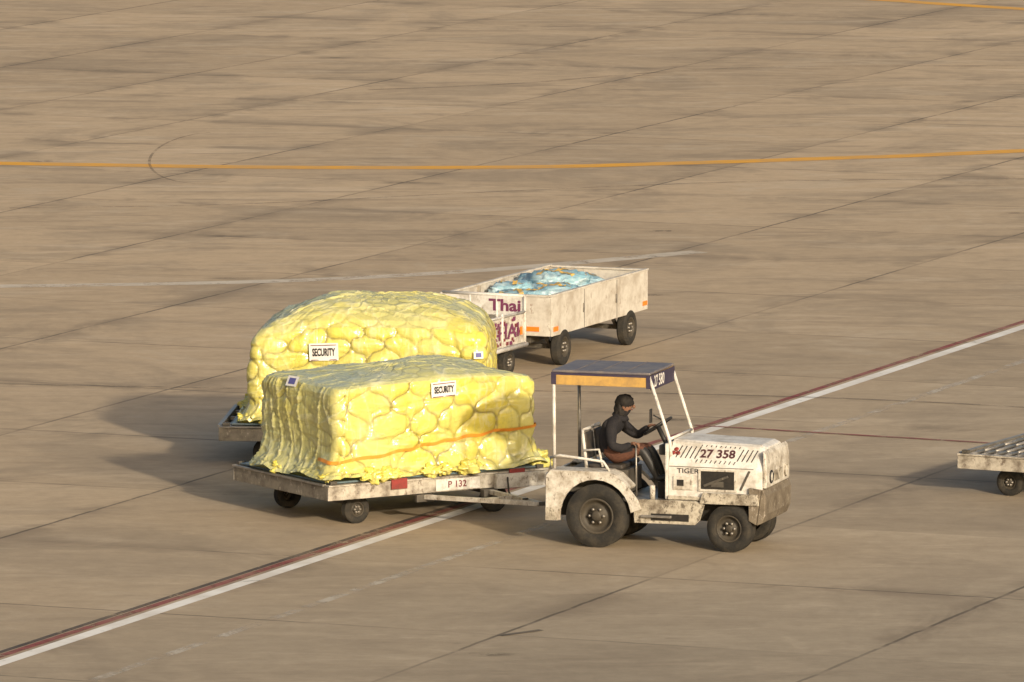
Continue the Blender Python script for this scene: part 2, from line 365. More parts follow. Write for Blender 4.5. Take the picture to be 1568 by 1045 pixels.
box('side_latch',(1.0,-.60,.78),(1.26,-.583,.95),M['white'],T); box('latch_dark',(1.05,-.606,.83),(1.14,-.601,.91),M['dark'],T,.002)
box('running_trim',(.93,-.61,.655),(1.85,-.583,.70),M['sill'],T)
beam('cowl_strut',(1.88,-.588,.80),(2.0,-.588,1.05),.012,.03,M['darkframe'],T)
ff=[(1.36,.62),(1.40,.76),(2.12,.76),(2.14,.62)]
prism('front_fender_right',ff,-.66,-.615,M['sill'],T); prism('front_fender_left',ff,.615,.66,M['sill'],T)
prism('front_bumper',[(2.10,.36),(2.17,.39),(2.215,.50),(2.22,.74),(2.19,.82),(2.165,.825)],-.62,.62,M['bumper'],T,bevel=.02)
prism('front_cowl',[(2.163,.83),(2.215,.83),(2.215,1.12),(2.20,1.26),(2.163,1.31)],-.555,.555,M['white'],T,bevel=.015)
for s in(-1,1):
    a,b=sorted((s*.585,s*.63)); prism('bumper_cheek',[(2.0,.42),(2.098,.37),(2.16,.82),(2.0,.84)],a,b,M['bumper'],T)
box('grille',(2.214,-.2,.88),(2.219,.2,1.02),M['sill'],T,.002)
lathe('headlamp_ring',[(.085,-.01),(.085,.012),(.07,.02),(.062,.006)],M['black'],T,(2.215,-.34,.96),24,(0,R(90),0))
lathe('headlamp_lens',[(.066,.008),(.04,.016),(0,.02)],M['glass'],T,(2.215,-.34,.96),24,(0,R(90),0))
lathe('headlamp_ring',[(.085,-.01),(.085,.012),(.07,.02),(.062,.006)],M['sill'],T,(2.215,.36,.96),24,(0,R(90),0))
lathe('headlamp_lens',[(.066,.008),(.04,.016),(0,.02)],M['glass'],T,(2.215,.36,.96),24,(0,R(90),0))
box('firewall',(.89,-.56,.64),(.925,.56,1.36),M['white'],T)
box('dashboard',(.78,-.5,1.2),(.888,.5,1.33),M['black'],T,.02)
def roofp():
    x0,x1,y0,y1,z=-.62,.68,-.56,.56,2.215
    box('canopy_top',(x0,y0,z),(x1,y1,z+.035),M['navy'],T,.012)
    box('canopy_fascia_right',(x0+.004,y0+.002,z-.155),(x1-.004,y0+.024,z-.03),M['orange'],T,.004)
    box('canopy_fascia_right_trim',(x0+.002,y0-.001,z-.03),(x1-.002,y0+.026,z-.001),M['navyf'],T,.002)
    box('canopy_fascia_left',(x0+.004,y1-.024,z-.155),(x1-.004,y1-.002,z-.001),M['orange'],T,.004)
    box('canopy_fascia_front',(x1-.003,y0+.03,z-.19),(x1+.018,y1-.03,z-.001),M['navyf'],T,.004)
    box('canopy_fascia_corner',(x1-.05,y0-.004,z-.17),(x1+.006,y0+.001,z-.002),M['navyf'],T,.001)
    box('canopy_fascia_corner',(x0-.006,y0-.004,z-.15),(x0+.06,y0+.001,z-.002),M['navyf'],T,.001)
    box('canopy_fascia_rear',(x0-.018,y0+.03,z-.155),(x0+.003,y1-.03,z-.001),M['navyf'],T,.004)
    for k in range(3): box('canopy_rib',(x0+.3+k*.32,y0+.02,z+.035),(x0+.32+k*.32,y1-.02,z+.043),M['navy'],T,.003)
    text('canopy_number','27 580',.2,M['whitetxt'],T,(x1+.021,-.2,z-.095),(R(90),0,R(90)),.85,.004)
roofp()
tube('post_rear_right',[(-.59,-.53,.98),(-.60,-.53,2.2)],.022,M['whiteclean'],T)
tube('post_rear_left',[(-.57,.53,.98),(-.58,.53,2.2)],.022,M['steel'],T)
tube('post_front_right',[(.95,-.52,1.2),(.93,-.52,1.4),(.66,-.53,2.2)],.022,M['whiteclean'],T)
tube('post_front_left',[(.95,.52,1.2),(.93,.52,1.4),(.66,.53,2.2)],.022,M['whiteclean'],T)
tube('windscreen_rail',[(.93,-.52,1.41),(.93,.52,1.41)],.018,M['whiteclean'],T)
box('door_jamb',(.89,-.585,.655),(.93,-.55,1.36),M['whiteclean'],T)
tube('grab_rail',[(-.62,-.60,.98),(-.62,-.60,1.13),(-.5,-.60,1.16),(.08,-.60,1.10),(.16,-.60,.98)],.018,M['whiteclean'],T)
for y in(-.15,.27):
    tube('seat_frame',[(-.22,y-.19,.97),(-.27,y-.19,1.38),(-.28,y-.15,1.45),(-.28,y+.15,1.45),(-.27,y+.19,1.38),(-.22,y+.19,.97)],.022,M['whiteclean'],T)
    box('seat_back',(-.27,y-.165,1.08),(-.22,y+.165,1.42),M['seatpad'],T,.02,(0,R(-5),0))
    box('seat_cushion',(-.2,y-.19,.967),(.26,y+.19,1.03),M['seatpad'],T,.02)
tube('seat_arm',[(-.26,-.36,1.2),(-.05,-.36,1.22),(.0,-.36,1.0)],.016,M['whiteclean'],T)
sc=Vector((.66,-.12,1.52)); ax=Vector((-.55,0,.83)).normalized(); u_=Vector((0,1,0)); w_=ax.cross(u_)
tube('steering_wheel',[sc+(u_*math.cos(a)+w_*math.sin(a))*.2 for a in [2*math.pi*i/28 for i in range(28)]],.017,M['black'],T,closed=True)
for a in(R(90),R(210),R(330)): tube('steering_spoke',[sc,sc+(u_*math.cos(a)+w_*math.sin(a))*.2],.01,M['black'],T)
tube('steering_column',[sc,(.84,-.12,1.17)],.03,M['black'],T)
tube('gear_lever',[(.45,-.36,.64),(.44,-.36,1.34)],.012,M['steel'],T)
tube('mirror_arm',[(.84,-.52,1.65),(.74,-.60,1.72)],.01,M['black'],T); box('mirror',(.70,-.66,1.62),(.715,-.56,1.8),M['black'],T,.006)
tube('fuel_filler',[(.72,-.57,.64),(.72,-.57,.82)],.035,M['white'],T)
box('pedal_box',(.74,-.4,.641),(.888,.2,.84),M['dark'],T)
# ------------------------------------------------------------------ driver
def skinmesh(verts,edges,rad,sub=2):
    me=bpy.data.meshes.new('s'); me.from_pydata(verts,edges,[]); me.update()
    o=bpy.data.objects.new('s',me); link(o)
    m=o.modifiers.new('sk','SKIN'); m.use_smooth_shade=True
    for i,r in enumerate(rad):
        sv=me.skin_vertices[0].data[i]; sv.radius=(r,r) if not isinstance(r,tuple) else r; sv.use_root=(i==0)
    s=o.modifiers.new('ss','SUBSURF'); s.levels=sub; s.render_levels=sub
    dg=bpy.context.evaluated_depsgraph_get(); r=bpy.data.meshes.new_from_object(o.evaluated_get(dg)); bpy.data.objects.remove(o); return r
D=empty('tractor_driver',(1.26,3.376,0),-17)
V=[('pelvis',(.05,-.15,1.13),(.17,.14)),('waist',(-.01,-.15,1.28),(.165,.135)),('chest',(.045,-.15,1.45),(.20,.15)),('upchest',(.12,-.15,1.56),(.165,.12)),
('neckb',(.175,-.15,1.63),.075),('neck',(.21,-.15,1.67),.06),('jaw',(.25,-.15,1.71),.072),('head',(.245,-.15,1.79),.10),('crown',(.23,-.15,1.865),.08),
('shR',(.11,-.345,1.53),.088),('elR',(.14,-.43,1.28),.066),('foR',(.27,-.40,1.25),.058),('wrR',(.38,-.36,1.31),.036),
('shL',(.11,.045,1.53),.088),('elL',(.33,.10,1.35),.066),('foL',(.41,.06,1.42),.054),('wrL',(.50,.0,1.49),.036),
('hipR',(.12,-.24,1.12),.11),('thR',(.30,-.27,1.18),.098),('knR',(.50,-.29,1.24),.075),('caR',(.60,-.285,1.08),.066),('anR',(.68,-.275,.91),.046),('heR',(.70,-.27,.86),.048),('toR',(.84,-.28,.90),.040),
('hipL',(.12,-.06,1.12),.11),('thL',(.30,-.03,1.18),.098),('knL',(.51,-.01,1.23),.075),('caL',(.61,-.01,1.07),.066),('anL',(.69,-.02,.91),.046),('heL',(.70,-.02,.86),.048),('toL',(.84,-.02,.90),.040)]
ix={a:i for i,(a,_,_) in enumerate(V)}
E=['pelvis waist','waist chest','chest upchest','upchest neckb','neckb neck','neck jaw','jaw head','head crown','upchest shR','shR elR','elR foR','foR wrR','upchest shL','shL elL','elL foL','foL wrL','pelvis hipR','hipR thR','thR knR','knR caR','caR anR','anR heR','heR toR','pelvis hipL','hipL thL','thL knL','knL caL','caL anL','anL heL','heL toL']
E=[tuple(ix[k] for k in e.split()) for e in E]
bm_=skinmesh([v for _,v,_ in V],E,[r for _,_,r in V])
for k in('jacket','trouser','skin','black'): bm_.materials.append(M[k])
names=[a for a,_,_ in V]; pos=[Vector(v) for _,v,_ in V]
def cls(a,b):
    a,b=names[a],names[b]
    if a in('jaw','head'): return 2
    if a[:2] in('kn','ca','an','he') and a!='head': return 3
    if b[:-1] in('hip','th','kn'): return 1
    return 0
for p in bm_.polygons:
    c=p.center; best=9;bi=0
    for a,b in E:
        A,B=pos[a],pos[b]; t=max(0,min(1,(c-A).dot(B-A)/(B-A).length_squared)); d=(c-(A+(B-A)*t)).length
        if d<best: best=d;bi=cls(a,b)
    p.material_index=bi; p.use_smooth=True
obj('body',bm_,None,D)
def ell(name,c,r,mat,parent,lump=0,rot=(0,0,0)):
    bm=bmesh.new(); bmesh.ops.create_uvsphere(bm,u_segments=32,v_segments=22,radius=1)
    for v in bm.verts:
        k=1+lump*noise.noise(v.co*3+Vector(c)*5)+lump*.5*noise.noise(Vector((v.co.x*9,v.co.y*9,v.co.z*3)))
        v.co=Vector((v.co.x*r[0],v.co.y*r[1],v.co.z*r[2]))*k
    me=bpy.data.meshes.new(name); bm.to_mesh(me); bm.free(); return obj(name,me,mat,parent,c,rot,smooth=True)
hx,hz=.04,-.05
ell('nose',(.31+hx,-.15,1.81+hz),(.022,.014,.024),M['skin'],D)
for s in(-1,1):
    ell('ear',(.20+hx,-.15+s*.085,1.81+hz),(.02,.01,.03),M['skin'],D)
    ell('eye',(.288+hx,-.15+s*.032,1.835+hz),(.01,.013,.008),M['ink'],D)
ell('mouth',(.288+hx,-.15,1.77+hz),(.01,.024,.006),M['redtxt'],D)
ell('hair',(.188+hx,-.15,1.868+hz),(.118,.108,.10),M['hair'],D,.14)
ell('hair_back',(.14+hx,-.15,1.76+hz),(.085,.106,.14),M['hair'],D,.2)
ell('collar',(.175,-.15,1.625),(.11,.12,.055),M['jacket'],D,.1,rot=(0,R(25),0))
def hand(name,wr,dirv,palmn,curl,side):
    dirv=Vector(dirv).normalized(); n=Vector(palmn).normalized(); sd=dirv.cross(n).normalized()*side; wr=Vector(wr)
    vs=[wr-dirv*.02,wr+dirv*.03,wr+dirv*.07]; rs=[.028,(.036,.018),(.036,.016)]
    obj(name,skinmesh(vs,[(0,1),(1,2)],rs,1),M['skin'],D,smooth=True)
    for i,(off,ln) in enumerate(((-.03,.07),(-.01,.08),(.01,.075),(.03,.058))):
        b=wr+dirv*.065+sd*off; p=[b];d=dirv.copy()
        for k in range(3):
            d=(Matrix.Rotation(R(curl),3,dirv.cross(n))@d); p.append(p[-1]+d*ln*(.42,.32,.26)[k])
        obj(name+'_finger',skinmesh(p,[(0,1),(1,2),(2,3)],[.0095,.009,.0085,.0075],1),M['skin'],D,smooth=True)
    b=wr+dirv*.02-sd*.025; p=[b,b-sd*.03+dirv*.025+n*.01,b-sd*.035+dirv*.055+n*.025]
    obj(name+'_thumb',skinmesh(p,[(0,1),(1,2)],[.012,.011,.009],1),M['skin'],D,smooth=True)
hand('right_hand',(.385,-.36,1.315),(1,-.05,.15),(0,0,-1),38,1)
hand('left_hand',(.51,-.01,1.50),(.9,-.15,.35),(.2,0,-1),45,-1)
# ------------------------------------------------------------------ dollies
def dolly(loc,yaw,L,W,near_white=True):
    P=empty('cargo_dolly',(loc[0],loc[1],0),yaw); a,b=L/2,W/2; z0,z1=.37,.55
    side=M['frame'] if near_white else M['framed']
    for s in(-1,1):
        y0,y1=sorted((s*b,s*(b-.03))); box('side_beam',(-a,y0,z0),(a,y1,z1),side,P)
        y0,y1=sorted((s*(b+.02),s*(b-.09))); box('side_flange',(-a,y0,z1+.001),(a,y1,z1+.022),M['steel'] if not near_white else side,P,.003)
        y0,y1=sorted((s*(b-.031),s*(b-.10))); box('side_lip',(-a+.03,y0,z0),(a-.03,y1,z0+.02),side,P,.003)
        x0,x1=sorted((s*a,s*(a-.03))); box('end_beam',(x0,-b+.032,z0),(x1,b-.032,z1-.002),M['framed'],P)
        box('end_rail',(x0-(.025 if s<0 else 0),-b+.1,z1+.002),(x1+(.025 if s>0 else 0),b-.1,z1+.03),M['steel'],P,.003)
    for k in range(9):
        x=-a+.35+k*(L-.7)/8; box('cross_member',(x-.03,-b+.10,z0+.02),(x+.03,b-.10,z1-.05),M['darkframe'],P,.003)
    for y in(-b*.55,0,b*.55): box('roller_rail',(-a+.035,y-.02,z1-.045),(a-.035,y+.02,z1+.005),M['steel'],P,.003)
    n=int(L/.16)
    ys=[-b+.11,-b*.55-.03,-b*.55+.03,-.03,.03,b*.55-.03,b*.55+.03,b-.11]
    for k in range(n):
        x=-a+.14+k*(L-.28)/(n-1)
        for j in range(0,8,2): tube('roller',[(x,ys[j],z1),(x,ys[j+1],z1)],.026,M['steel'],P,8)
    for x in(-a+.1,a-.1):
        for y in(-b+.05,b-.05): box('corner_stop',(x-.05,y-.03,z1+.024),(x+.05,y+.03,z1+.07),M['darkframe'],P)
    for x in(-a+.62,a-.62):
        box('axle_beam',(x-.04,-b+.35,.22),(x+.04,b-.35,.28),M['darkframe'],P)
        for s in(-1,1):
            box('wheel_bracket',(x-.06,s*(b-.42)-.02,.28),(x+.06,s*(b-.42)+.02,.368),M['darkframe'],P)
            wheel('wheel',.185,.13,P,(x,s*(b-.36),.185),rim=.5,side=s)
    return P
D1=dolly((-1.60,6.30),32,3.35,2.45)
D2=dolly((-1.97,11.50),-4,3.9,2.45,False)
D3=dolly((7.97,7.93),-27,3.35,2.45)
for x in(-.62,1.18): box('stop_block',(x-.12,-1.262,.46),(x+.12,-1.247,.60),M['red'],D1,.004)
box('number_plate',(-.05,-1.238,.385),(.62,-1.228,.535),M['whiteclean'],D1,.002)
text('dolly_number','P 132',.12,M['redtxt'],D1,(.27,-1.243,.46),(R(90),0,0),1.05,.002)
box('front_locker',(.84,-1.30,.36),(1.6,-1.232,.548),M['white'],D1)
yawd=R(32)
def w2l(x,y,z): 
    dx,dy=x+1.60,y-6.30; c,s=math.cos(yawd),math.sin(yawd); return Vector((dx*c+dy*s,-dx*s+dy*c,z))
ap=w2l(.36,3.72,.43)
for x in(-.25,.75): beam('drawbar_arm',(x,-1.25,.33),ap,.06,.06,M['white'],D1)
mid=(Vector((-.25,-1.25,.33))+ap)/2; mid2=(Vector((.75,-1.25,.33))+ap)/2
beam('drawbar_cross',mid,mid2,.05,.05,M['white'],D1)
box('drawbar_hinge',(-.38,-1.30,.27),(-.12,-1.24,.365),M['darkframe'],D1); box('drawbar_hinge',(.62,-1.345,.27),(.83,-1.24,.365),M['darkframe'],D1)
beam('tow_eye_bar',ap,w2l(.50,3.62,.45),.05,.05,M['darkframe'],D1)
tube('brake_hose',[(1.0,-1.31,.5),(.9,-1.5,.35),(.7,-1.9,.3),ap+Vector((0,.3,.03))],.012,M['black'],D1)
box('pallet_base',(-1.62,-1.16,.581),(1.64,1.16,.605),M['pallet'],D1,.004)
box('pallet_base',(-1.78,-1.14,.581),(1.80,1.16,.605),M['pallet'],D2,.004)
# ------------------------------------------------------------------ cargo
def rrect(a,b,r,t):
    segs=[2*(a-r),math.pi*r/2,2*(b-r),math.pi*r/2]*2
    per=4*(a-r)+4*(b-r)+2*math.pi*r; s=t*per; 
    starts=[(-a+r,-b,1,0),(a-r,-b+r),(a,-b+r,0,1),(a-r,b-r),(a-r,b,-1,0),(-a+r,b-r),(-a,b-r,0,-1),(-a+r,-b+r)]
    a0=[None,-90,None,0,None,90,None,180]
    for i,L in enumerate(segs):
        if s<=L or i==7:
            if i%2==0:
                x,y,dx,dy=starts[i]; return x+dx*s,y+dy*s
            cx,cy=starts[i]; an=R(a0[i])+s/r; return cx+r*math.cos(an),cy+r*math.sin(an)
        s-=L
def cells(A,B,seed,jit=.2):
    rng=np.random.RandomState(seed); H=rng.rand(64,64,2)-.5
    j=np.floor(B).astype(int); f1=np.full(A.shape,9.);f2=np.full(A.shape,9.); cell=np.zeros(A.shape)
    for dj in(-1,0,1,2):
        jj=j+dj; off=.5*(jj%2); i=np.floor(A-off).astype(int)
        for di in(-1,0,1,2):
            ii=i+di; h=H[ii%64,jj%64]
            d=np.maximum(np.abs(A-(ii+off+h[...,0]*jit*2)),np.abs(B-(jj+h[...,1]*jit)))   # square metric: stacked cartons
            c=(h[...,0]*37.7+h[...,1]*91.3)%1.0
            n1=np.minimum(f1,d); cell=np.where(d<f1,c,cell); f2=np.where(d<f1,f1,np.minimum(f2,d)); f1=n1
    return (f2-f1)/2,cell
def cargo(name,parent_loc,yaw,cx,cy,a,b,h,prof,z0,seed,looseside=None,toploose=1.0,ltaper=0,rtaper=0):
    P=empty(name,(parent_loc[0],parent_loc[1],0),yaw)
    NT,NV=600,190
    pr=np.array(prof); ln=np.sqrt((np.diff(pr[:,0])*(a+b)/2)**2+(np.diff(pr[:,1])*h)**2); cum=np.concatenate([[0],np.cumsum(ln)])
    per=4*(a+b)-.8*.3
    vs=[];info=[]
    for j in range(NV):
        q=cum[-1]*j/(NV-1); k=np.interp(q,cum,pr[:,0]); zz=np.interp(q,cum,pr[:,1])*h
        for i in range(NT):
            x,y=rrect(a,b,.16,i/NT); x*=max(k,.004); y*=max(k,.004)
            tz=1-ltaper*max(0,(-x/a-.25)/.75)**1.3*(zz/h)-rtaper*max(0,(x/a-.45)/.55)**1.5*(zz/h)
            vs.append((cx+x,cy+y,z0+zz*tz)); info.append((i/NT*per,q,k,zz))
    f=[(j*NT+i,j*NT+(i+1)%NT,(j+1)*NT+(i+1)%NT,(j+1)*NT+i) for j in range(NV-1) for i in range(NT)]
    me=mesh(name,vs,f); nor=[v.normal.copy() for v in me.vertices]
    so=Vector((seed*7.1,seed*3.3,seed*1.7)); nz=noise.noise
    S=np.array([i[0] for i in info]); Q=np.array([i[1] for i in info])
    W1=np.array([nz((Vector(v)+so)*1.1) for v in vs]); W2=np.array([nz((Vector(v)+so)*1.1+Vector((9,4,2))) for v in vs]); W3=np.array([nz((Vector(v)+so)*3.4+Vector((1,7,3))) for v in vs])
    DB,CE=cells((S+W3*.03)/.66,(Q+W3*.03+.1)/.42,int(seed*10))
    A=(S+W1*.26+W3*.04)/.54; Bq=(Q+W2*.22+W3*.04)/.50
    ppf=lambda x: np.minimum(x-np.floor(x),1-(x-np.floor(x)))
    u=A+Bq; v_=A-Bq
    da=ppf(u+.09*np.sin(2*np.pi*v_)); db=ppf(v_+.09*np.sin(2*np.pi*u))
    DN=np.minimum(da,db)*.37; KN=np.exp(-((np.hypot(da,db)*.37)/.028)**2)
    net=[0.0]*len(vs); loose=[0.0]*len(vs); ridge_sheen=[0.0]*len(vs); pock=[0.0]*len(vs)
    cl=lambda x: max(0.,min(1.,x))
    for idx,(s,q,k,zz) in enumerate(info):
        p=Vector(vs[idx]); n=nor[idx]; ps=p+so
        top=cl((n.z-.25)/.4); left=cl((-n.x-.4)/.4) if looseside else 0
        lo=cl(max(top*toploose,left*.75)+.5*nz(ps*.9)-.02)
        d=DN[idx]; tight=1-.8*lo
        vis=cl(.8+1.4*nz(ps*1.6+Vector((2,2,8))))
        nl=cl(math.exp(-(d/.0135)**2)+KN[idx]*.5)*(1-.75*lo)*vis; crease=math.exp(-(d/.03)**2)*tight*vis
        edge=cl(DB[idx]*.5/.05); edge=edge*edge*(3-2*edge)
        disp=nz(ps*.8)*.06+nz(ps*1.9)*.022
        disp+= ((CE[idx]-.5)*.035*edge-(1-edge)*.012)*(1-.6*lo)
        disp+= (cl(d/.12)*.016-crease*.022)*tight
        wv=nz(ps*.9)*1.2
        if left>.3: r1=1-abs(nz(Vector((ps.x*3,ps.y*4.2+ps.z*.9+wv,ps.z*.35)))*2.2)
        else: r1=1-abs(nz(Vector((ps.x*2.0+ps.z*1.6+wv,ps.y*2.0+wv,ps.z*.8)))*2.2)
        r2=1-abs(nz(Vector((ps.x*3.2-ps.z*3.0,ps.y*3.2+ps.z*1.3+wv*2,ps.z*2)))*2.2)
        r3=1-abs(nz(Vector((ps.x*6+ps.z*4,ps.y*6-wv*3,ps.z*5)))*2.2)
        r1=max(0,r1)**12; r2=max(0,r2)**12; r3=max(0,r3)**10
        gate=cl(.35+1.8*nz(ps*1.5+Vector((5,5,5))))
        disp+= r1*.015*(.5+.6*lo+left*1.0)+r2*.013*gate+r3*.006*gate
        ridge_sheen[idx]=cl((r1*.5+r2*.7*gate+r3*.4*gate)*(.3+.7*cl(.5+1.5*nz(ps*1.7))))  # mask for the highlights painted on wrinkle crests
        t=1-zz/(.36*h/1.3)
        if t>0: disp+= t*(.02+.08*nz(Vector((s*2.8,seed,zz*2)))+.045*nz(Vector((s*7.5,seed,zz*5))))
        if k<.12: disp*=k/.12
        me.vertices[idx].co=p+n*disp
        if zz<.06:
            me.vertices[idx].co.z=max(z0+.01,me.vertices[idx].co.z+.10*nz(Vector((s*2.0,seed*3,0)))+.03)
        net[idx]=nl; loose[idx]=lo; pock[idx]=cl((1-.6*lo)*((.62-CE[idx])*.9*edge+(1-edge)*.55))
    for nm,arr in(('net',net),('loose',loose),('ridge_sheen',ridge_sheen),('pocket',pock)):
        at=me.attributes.new(nm,'FLOAT','POINT'); at.data.foreach_set('value',arr)
    me.update(); obj('wrap_cover',me,M['wrap'],P,smooth=True)
    bvh=BVHTree.FromPolygons([v.co for v in me.vertices],[p.vertices for p in me.polygons])
    return P,bvh
def project(me,bvh,off):
    for v in me.vertices:
        h=bvh.ray_cast(Vector((v.co.x,-5,v.co.z)),Vector((0,1,0)))
        if h[0]: v.co=h[0]+Vector((0,-off,off*.3))
        else: v.co.y=-1.05
def label(P,bvh,x,z,w,h,ang,txt='SECURITY',mat='label'):
    n,m=12,6; vs=[];ca,sa=math.cos(ang),math.sin(ang)
    def tr(u,v): return (x+u*ca-v*sa,0,z+u*sa+v*ca)
    for j in range(m+1):
        for i in range(n+1): vs.append(tr((i/n-.5)*w,(j/m-.5)*h))
    f=[(j*(n+1)+i,j*(n+1)+i+1,(j+1)*(n+1)+i+1,(j+1)*(n+1)+i) for j in range(m) for i in range(n)]
    me=mesh('label',vs,f); project(me,bvh,.035)
    bm=bmesh.new(); bm.from_mesh(me)
    for _ in range(14): bmesh.ops.smooth_vert(bm,verts=bm.verts,factor=.4,use_axis_x=False,use_axis_y=True,use_axis_z=False)
    bm.to_mesh(me); bm.free()
    lb=BVHTree.FromPolygons([v.co for v in me.vertices],[p.vertices for p in me.polygons])
    obj('security_label',me,M[mat],P)
    t=text_mesh(txt,h*.6,.54*w/.37*.2/h,.0045)
    for v in t.vertices: v.co=Vector(tr(v.co.x,v.co.y))
    project(t,lb,.009); obj('label_text',t,M['ink'],P)
    for s in(-1,1):
        t=mesh('bar',[tr(-w*.44,s*h*.42-.005),tr(w*.44,s*h*.42-.005),tr(w*.44,s*h*.42+.005),tr(-w*.44,s*h*.42+.005)],[(0,1,2,3)]); project(t,lb,.008); obj('label_bar',t,M['redtxt'],P)
def strapband(P,bvh,pts,w,mat,cx,cy):
    vs=[];f=[];K=140
    an=[p[0] for p in pts]; zs=[p[1] for p in pts]
    for i in range(K):
        a=an[0]+(an[-1]-an[0])*i/(K-1); z=np.interp(a,an,zs)+.012*math.sin(a*.35); d=Vector((math.cos(R(a)),math.sin(R(a)),0))
        for dz in(-w/2,w/2):
            h=bvh.ray_cast(Vector((cx,cy,z+dz))+d*5,-d); q=h[0] if h[0] else Vector((cx,cy,z+dz))+d
            vs.append(q+d*.03)
    for i in range(K-1): f.append((2*i,2*i+2,2*i+3,2*i+1))
    o=obj('strap',mesh('strap',vs,f),mat,P); m=o.modifiers.new('s','SMOOTH'); m.factor=.4; m.iterations=2
prof1=[(1.10,0),(1.07,.05),(1.02,.16),(1.0,.3),(1.0,.75),(.99,.9),(.965,.965),(.92,.99),(.8,1.01),(.6,1.035),(.3,1.055),(0,1.06)]
C1,b1=cargo('wrapped_cargo_pallet',(-1.60,6.30),32,.04,-.15,1.56,1.0,1.27,prof1,.60,1.3,looseside=True,ltaper=.03,rtaper=.03)
prof2=[(1.09,0),(1.05,.05),(1.0,.15),(1.0,.60),(.99,.71),(.955,.79),(.89,.85),(.78,.905),(.6,.95),(.38,.98),(.15,1.0),(0,1.0)]
C2,b2=cargo('wrapped_cargo_pallet',(-1.97,11.50),-4,.06,.0,1.62,1.08,1.68,prof2,.60,4.7,toploose=.55,ltaper=.14,rtaper=.05)
label(C1,b1,.10,1.70,.37,.20,R(2))
label(C2,b2,-.52,1.58,.40,.24,R(2))
strapband(C1,b1,[(-160,.85),(-146,.86),(-100,1.0),(-33,1.13),(-10,1.1)],.055,M['strap'],.04,-.15)
for (P,b_,cx,cy,a,bb) in((C1,b1,.04,-.15,1.56,1.0),(C2,b2,.06,0,1.62,1.08)):
    for k in range(20):
        t=random.random(); x,y=rrect(a*1.03,bb*1.05,.16,t); 
        bm=bmesh.new(); bmesh.ops.create_icosphere(bm,subdivisions=4,radius=1); r=random.uniform(.07,.15)
        for v in bm.verts:
            n=noise.noise(v.co*1.6+Vector((k,t*9,0)))*.7+noise.noise(v.co*4+Vector((k,0,3)))*.45
            v.co=Vector((v.co.x*r*1.4,v.co.y*r*1.1,v.co.z*r*.8))*(1+n)
        me=bpy.data.meshes.new('tucked_fold'); bm.to_mesh(me); bm.free()
        obj('tucked_fold',me,M['wrap'],P,(cx+x,cy+y,.66),smooth=True)
def tag(P,bvh,c,d,w,h,mat,mat2):
    c=Vector(c);d=Vector(d).normalized(); hh=bvh.ray_cast(c-d*3,d)
    if not hh[0]: return
    n=-d; r=Vector((0,0,1)).cross(n).normalized(); up=n.cross(r); o=hh[0]+n*.04
    q=[o+r*a*w/2+up*b*h/2 for a,b in((-1,-1),(1,-1),(1,1),(-1,1))]; obj('cargo_tag',mesh('tag',q,[(0,1,2,3)]),mat,P)
    o+=n*.004; q=[o+r*a*w*.3+up*b*h*.3 for a,b in((-1,-1),(1,-1),(1,1),(-1,1))]; obj('cargo_tag_print',mesh('tag',q,[(0,1,2,3)]),mat2,P)
M['tagp']=paint('tag_purple',(.10,.10,.30),.5,amt=.1,bump=0)
tag(C1,b1,(-1.38,.0,1.74),(1,.15,-.5),.22,.14,M['label'],M['tagp'])
tag(C2,b2,(1.5,-.95,1.55),(-.5,1,-.1),.14,.10,M['label'],M['tagp'])
# ------------------------------------------------------------------ trailer
B=empty('baggage_trailer',(.585,23.83,0),68)
a,b,z0,z1=2.0,.825,.52,1.08
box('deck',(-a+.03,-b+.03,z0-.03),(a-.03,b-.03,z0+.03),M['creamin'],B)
def wall(n,lo,hi): return box(n,lo,hi,M['cream'],B,.006)
wall('side_wall_right',(-a,-b,z0-.04),(a,-b+.03,z1)); wall('side_wall_left',(-a,b-.03,z0-.04),(a,b,z1))
wall('end_wall_near',(-a,-b+.032,z0-.04),(-a+.03,b-.032,z1-.01)); wall('end_wall_far',(a-.03,-b+.032,z0-.04),(a,b-.032,z1-.01))
for s in(-1,1):
    y0,y1=sorted((s*(b+.012),s*(b-.05))); box('top_rail',(-a-.01,y0,z1+.001),(a+.01,y1,z1+.03),M['cream'],B,.004)
    x0,x1=sorted((s*(a+.012),s*(a-.05))); box('top_rail_end',(x0,-b+.055,z1-.009),(x1,b-.055,z1+.022),M['cream'],B,.004)
    for k in range(5):
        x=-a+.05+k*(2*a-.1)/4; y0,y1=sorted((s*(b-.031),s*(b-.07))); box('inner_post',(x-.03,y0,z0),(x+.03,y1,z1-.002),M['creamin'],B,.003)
for x in(-.68,.68): box('panel_gap',(x-.006,-b-.003,z0-.03),(x+.006,-b+.001,z1-.01),M['darkframe'],B,0)
for x in(-.74,.62): box('panel_latch',(x,-b-.015,.72),(x+.05,-b-.003,.86),M['steel'],B,.002)
for x in(-1.86,1.86): box('reflector',(x-.09,-b-.012,z0+.03),(x+.09,-b-.002,z0+.10),M['reflector'],B,.002)
for y in(-.5,.6): box('reflector',(-a-.012,y-.12,z0+.03),(-a-.002,y+.12,z0+.10),M['reflector'],B,.002)
for y in(-.4,.4): box('chassis_rail',(-a+.1,y-.04,z0-.16),(a-.1,y+.04,z0-.035),M['darkframe'],B)
for x in(-1.5,1.25):
    box('axle',(x-.03,-b+.1,.24),(x+.03,b-.1,.31),M['darkframe'],B)
    for s in(-1,1):
        wheel('wheel',.275,.15,B,(x,s*(b-.06),.275),side=s)
        beam('suspension_strut',(x-.22,s*(b-.22),z0-.06),(x,s*(b-.22),.27),.05,.05,M['darkframe'],B); beam('suspension_strut',(x+.22,s*(b-.22),z0-.06),(x,s*(b-.22),.27),.05,.05,M['darkframe'],B)
